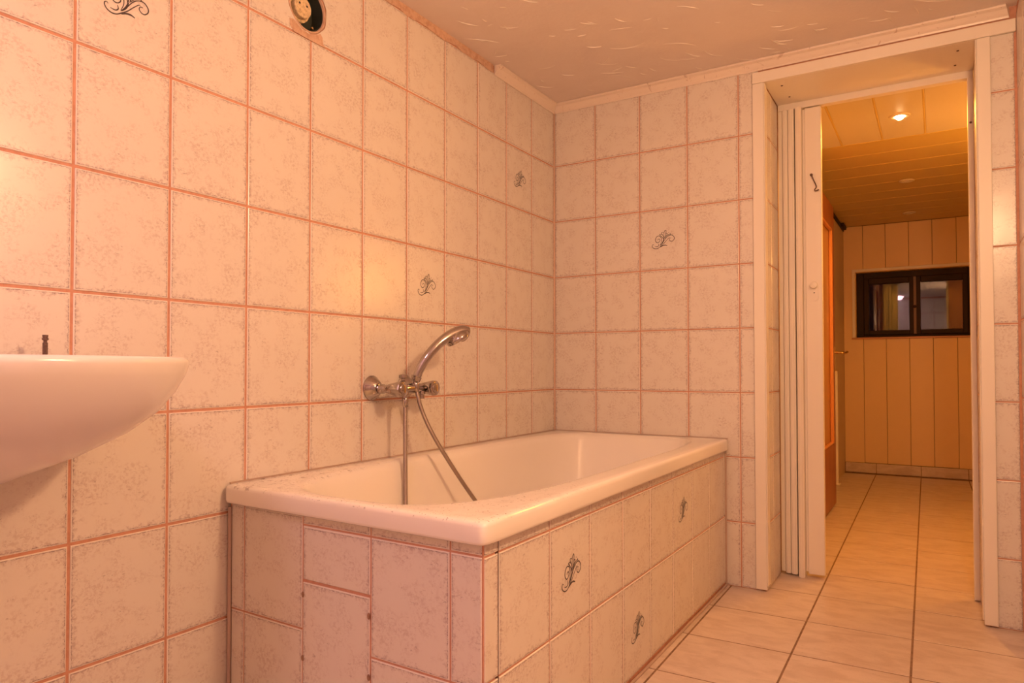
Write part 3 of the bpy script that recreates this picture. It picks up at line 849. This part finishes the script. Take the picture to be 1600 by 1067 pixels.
for a, b in ((X0+.056, xm-.004), (xm+.004, X1-.056)):
    z0, z1 = Z0+.0225, Z1-.0505; w = .034
    sh = wp('sash', [((a, F0-.010, z0), (a+w, F1-.012, z1)), ((b-w, F0-.010, z0), (b, F1-.012, z1)), ((a+w+.0003, F0-.010, z1-w-.010), (b-w-.0003, F1-.012, z1)), ((a+w+.0003, F0-.010, z0), (b-w-.0003, F1-.012, z0+w))], 'dark_wood', .003)
    wp('pane', [((a+w-.004, F0+.014, z0+w-.004), (b-w+.004, F0+.018, z1-w-.006))], 'glass', 0, sh)
wp('meeting_strip', [((xm-.010, F0-.018, Z0+.024), (xm+.010, F0-.0105, Z1-.052))], 'brown_strip', .002)
o = lathe('window_knob', [(.004, 0), (.004, .010), (.011, .013), (.012, .022), (.004, .026)], (xm, F0-.018, 1.29), (0, -1, 0), M['dark_wood'], None, 16); put(o, wn)

# ---------------------------------------------------------------- lamps out of the photo's view
LY = -1.67
wl_ = thing('wall_lamp', (XR, LY, 1.465)); tag(wl_, 'opal globe wall lamp on the tiled right wall of the bathroom', 'wall lamp')
put(lathe('backplate', [(.035, .0003), (.036, .008), (.030, .014), (.012, .016)], (XR, LY, 1.465), (-1, 0, 0), M['chrome'], None, 28), wl_)
put(tube('arm', spline([(XR-.012, LY, 1.465), (XR-.035, LY, 1.462), (XR-.047, LY, 1.472), (XR-.049, LY, 1.486)], 6), .006, M['chrome']), wl_)


def glow(name, power, col, area):           # emission strength that gives this many watts
    return emit(name, col, power / (PI * area))
SMALL = [(.010, -.050), (.024, -.042), (.040, -.024), (.047, 0), (.040, .024), (.024, .042), (.002, .048)]
GLOBE = [(.012, -.062), (.03, -.052), (.05, -.03), (.06, 0), (.05, .03), (.03, .052), (.002, .060)]
put(lathe('globe', SMALL, (XR-.049, LY, 1.535), (0, 0, 1), glow('lit_opal_glass', *BATH_WALL_LAMP, .028), None, 28), wl_)

cl = thing('added_fill_lamp', (.80, -3.05, ZC)); tag(cl, 'added unseen fill lamp with a round opal shade near the rear bathroom wall', 'fill lamp')  # unseen lamp added to throw pinkish fill from behind the camera
put(lathe('lamp_base', [(.20, .0003), (.20, .018), (.19, .020)], (.80, -3.05, ZC), (0, 0, -1), M['white_paint'], None, 36), cl)
put(lathe('lamp_shade', [(.192, .020), (.186, .04), (.150, .068), (.08, .084), (.002, .088)], (.80, -3.05, ZC), (0, 0, -1), glow('fill_lamp_glow', *BATH_FILL_LAMP, .155), None, 36, False), cl)

wh = thing('hall_wall_lamp', (HX1, .95, 1.40)); tag(wh, 'opal globe wall lamp on the right hall wall beyond the doorway', 'wall lamp')
put(lathe('backplate', [(.05, .0003), (.052, .008), (.045, .018), (.02, .022)], (HX1, .95, 1.33), (-1, 0, 0), M['brass'], None, 28), wh)
put(tube('arm', spline([(HX1-.015, .95, 1.33), (HX1-.07, .95, 1.32), (HX1-.095, .95, 1.345), (HX1-.10, .95, 1.365)], 6), .008, M['brass']), wh)
put(lathe('globe', GLOBE, (HX1-.10, .95, 1.425), (0, 0, 1), glow('lit_opal_globe', *HALL_WALL_LAMP, .042), None, 28), wh)
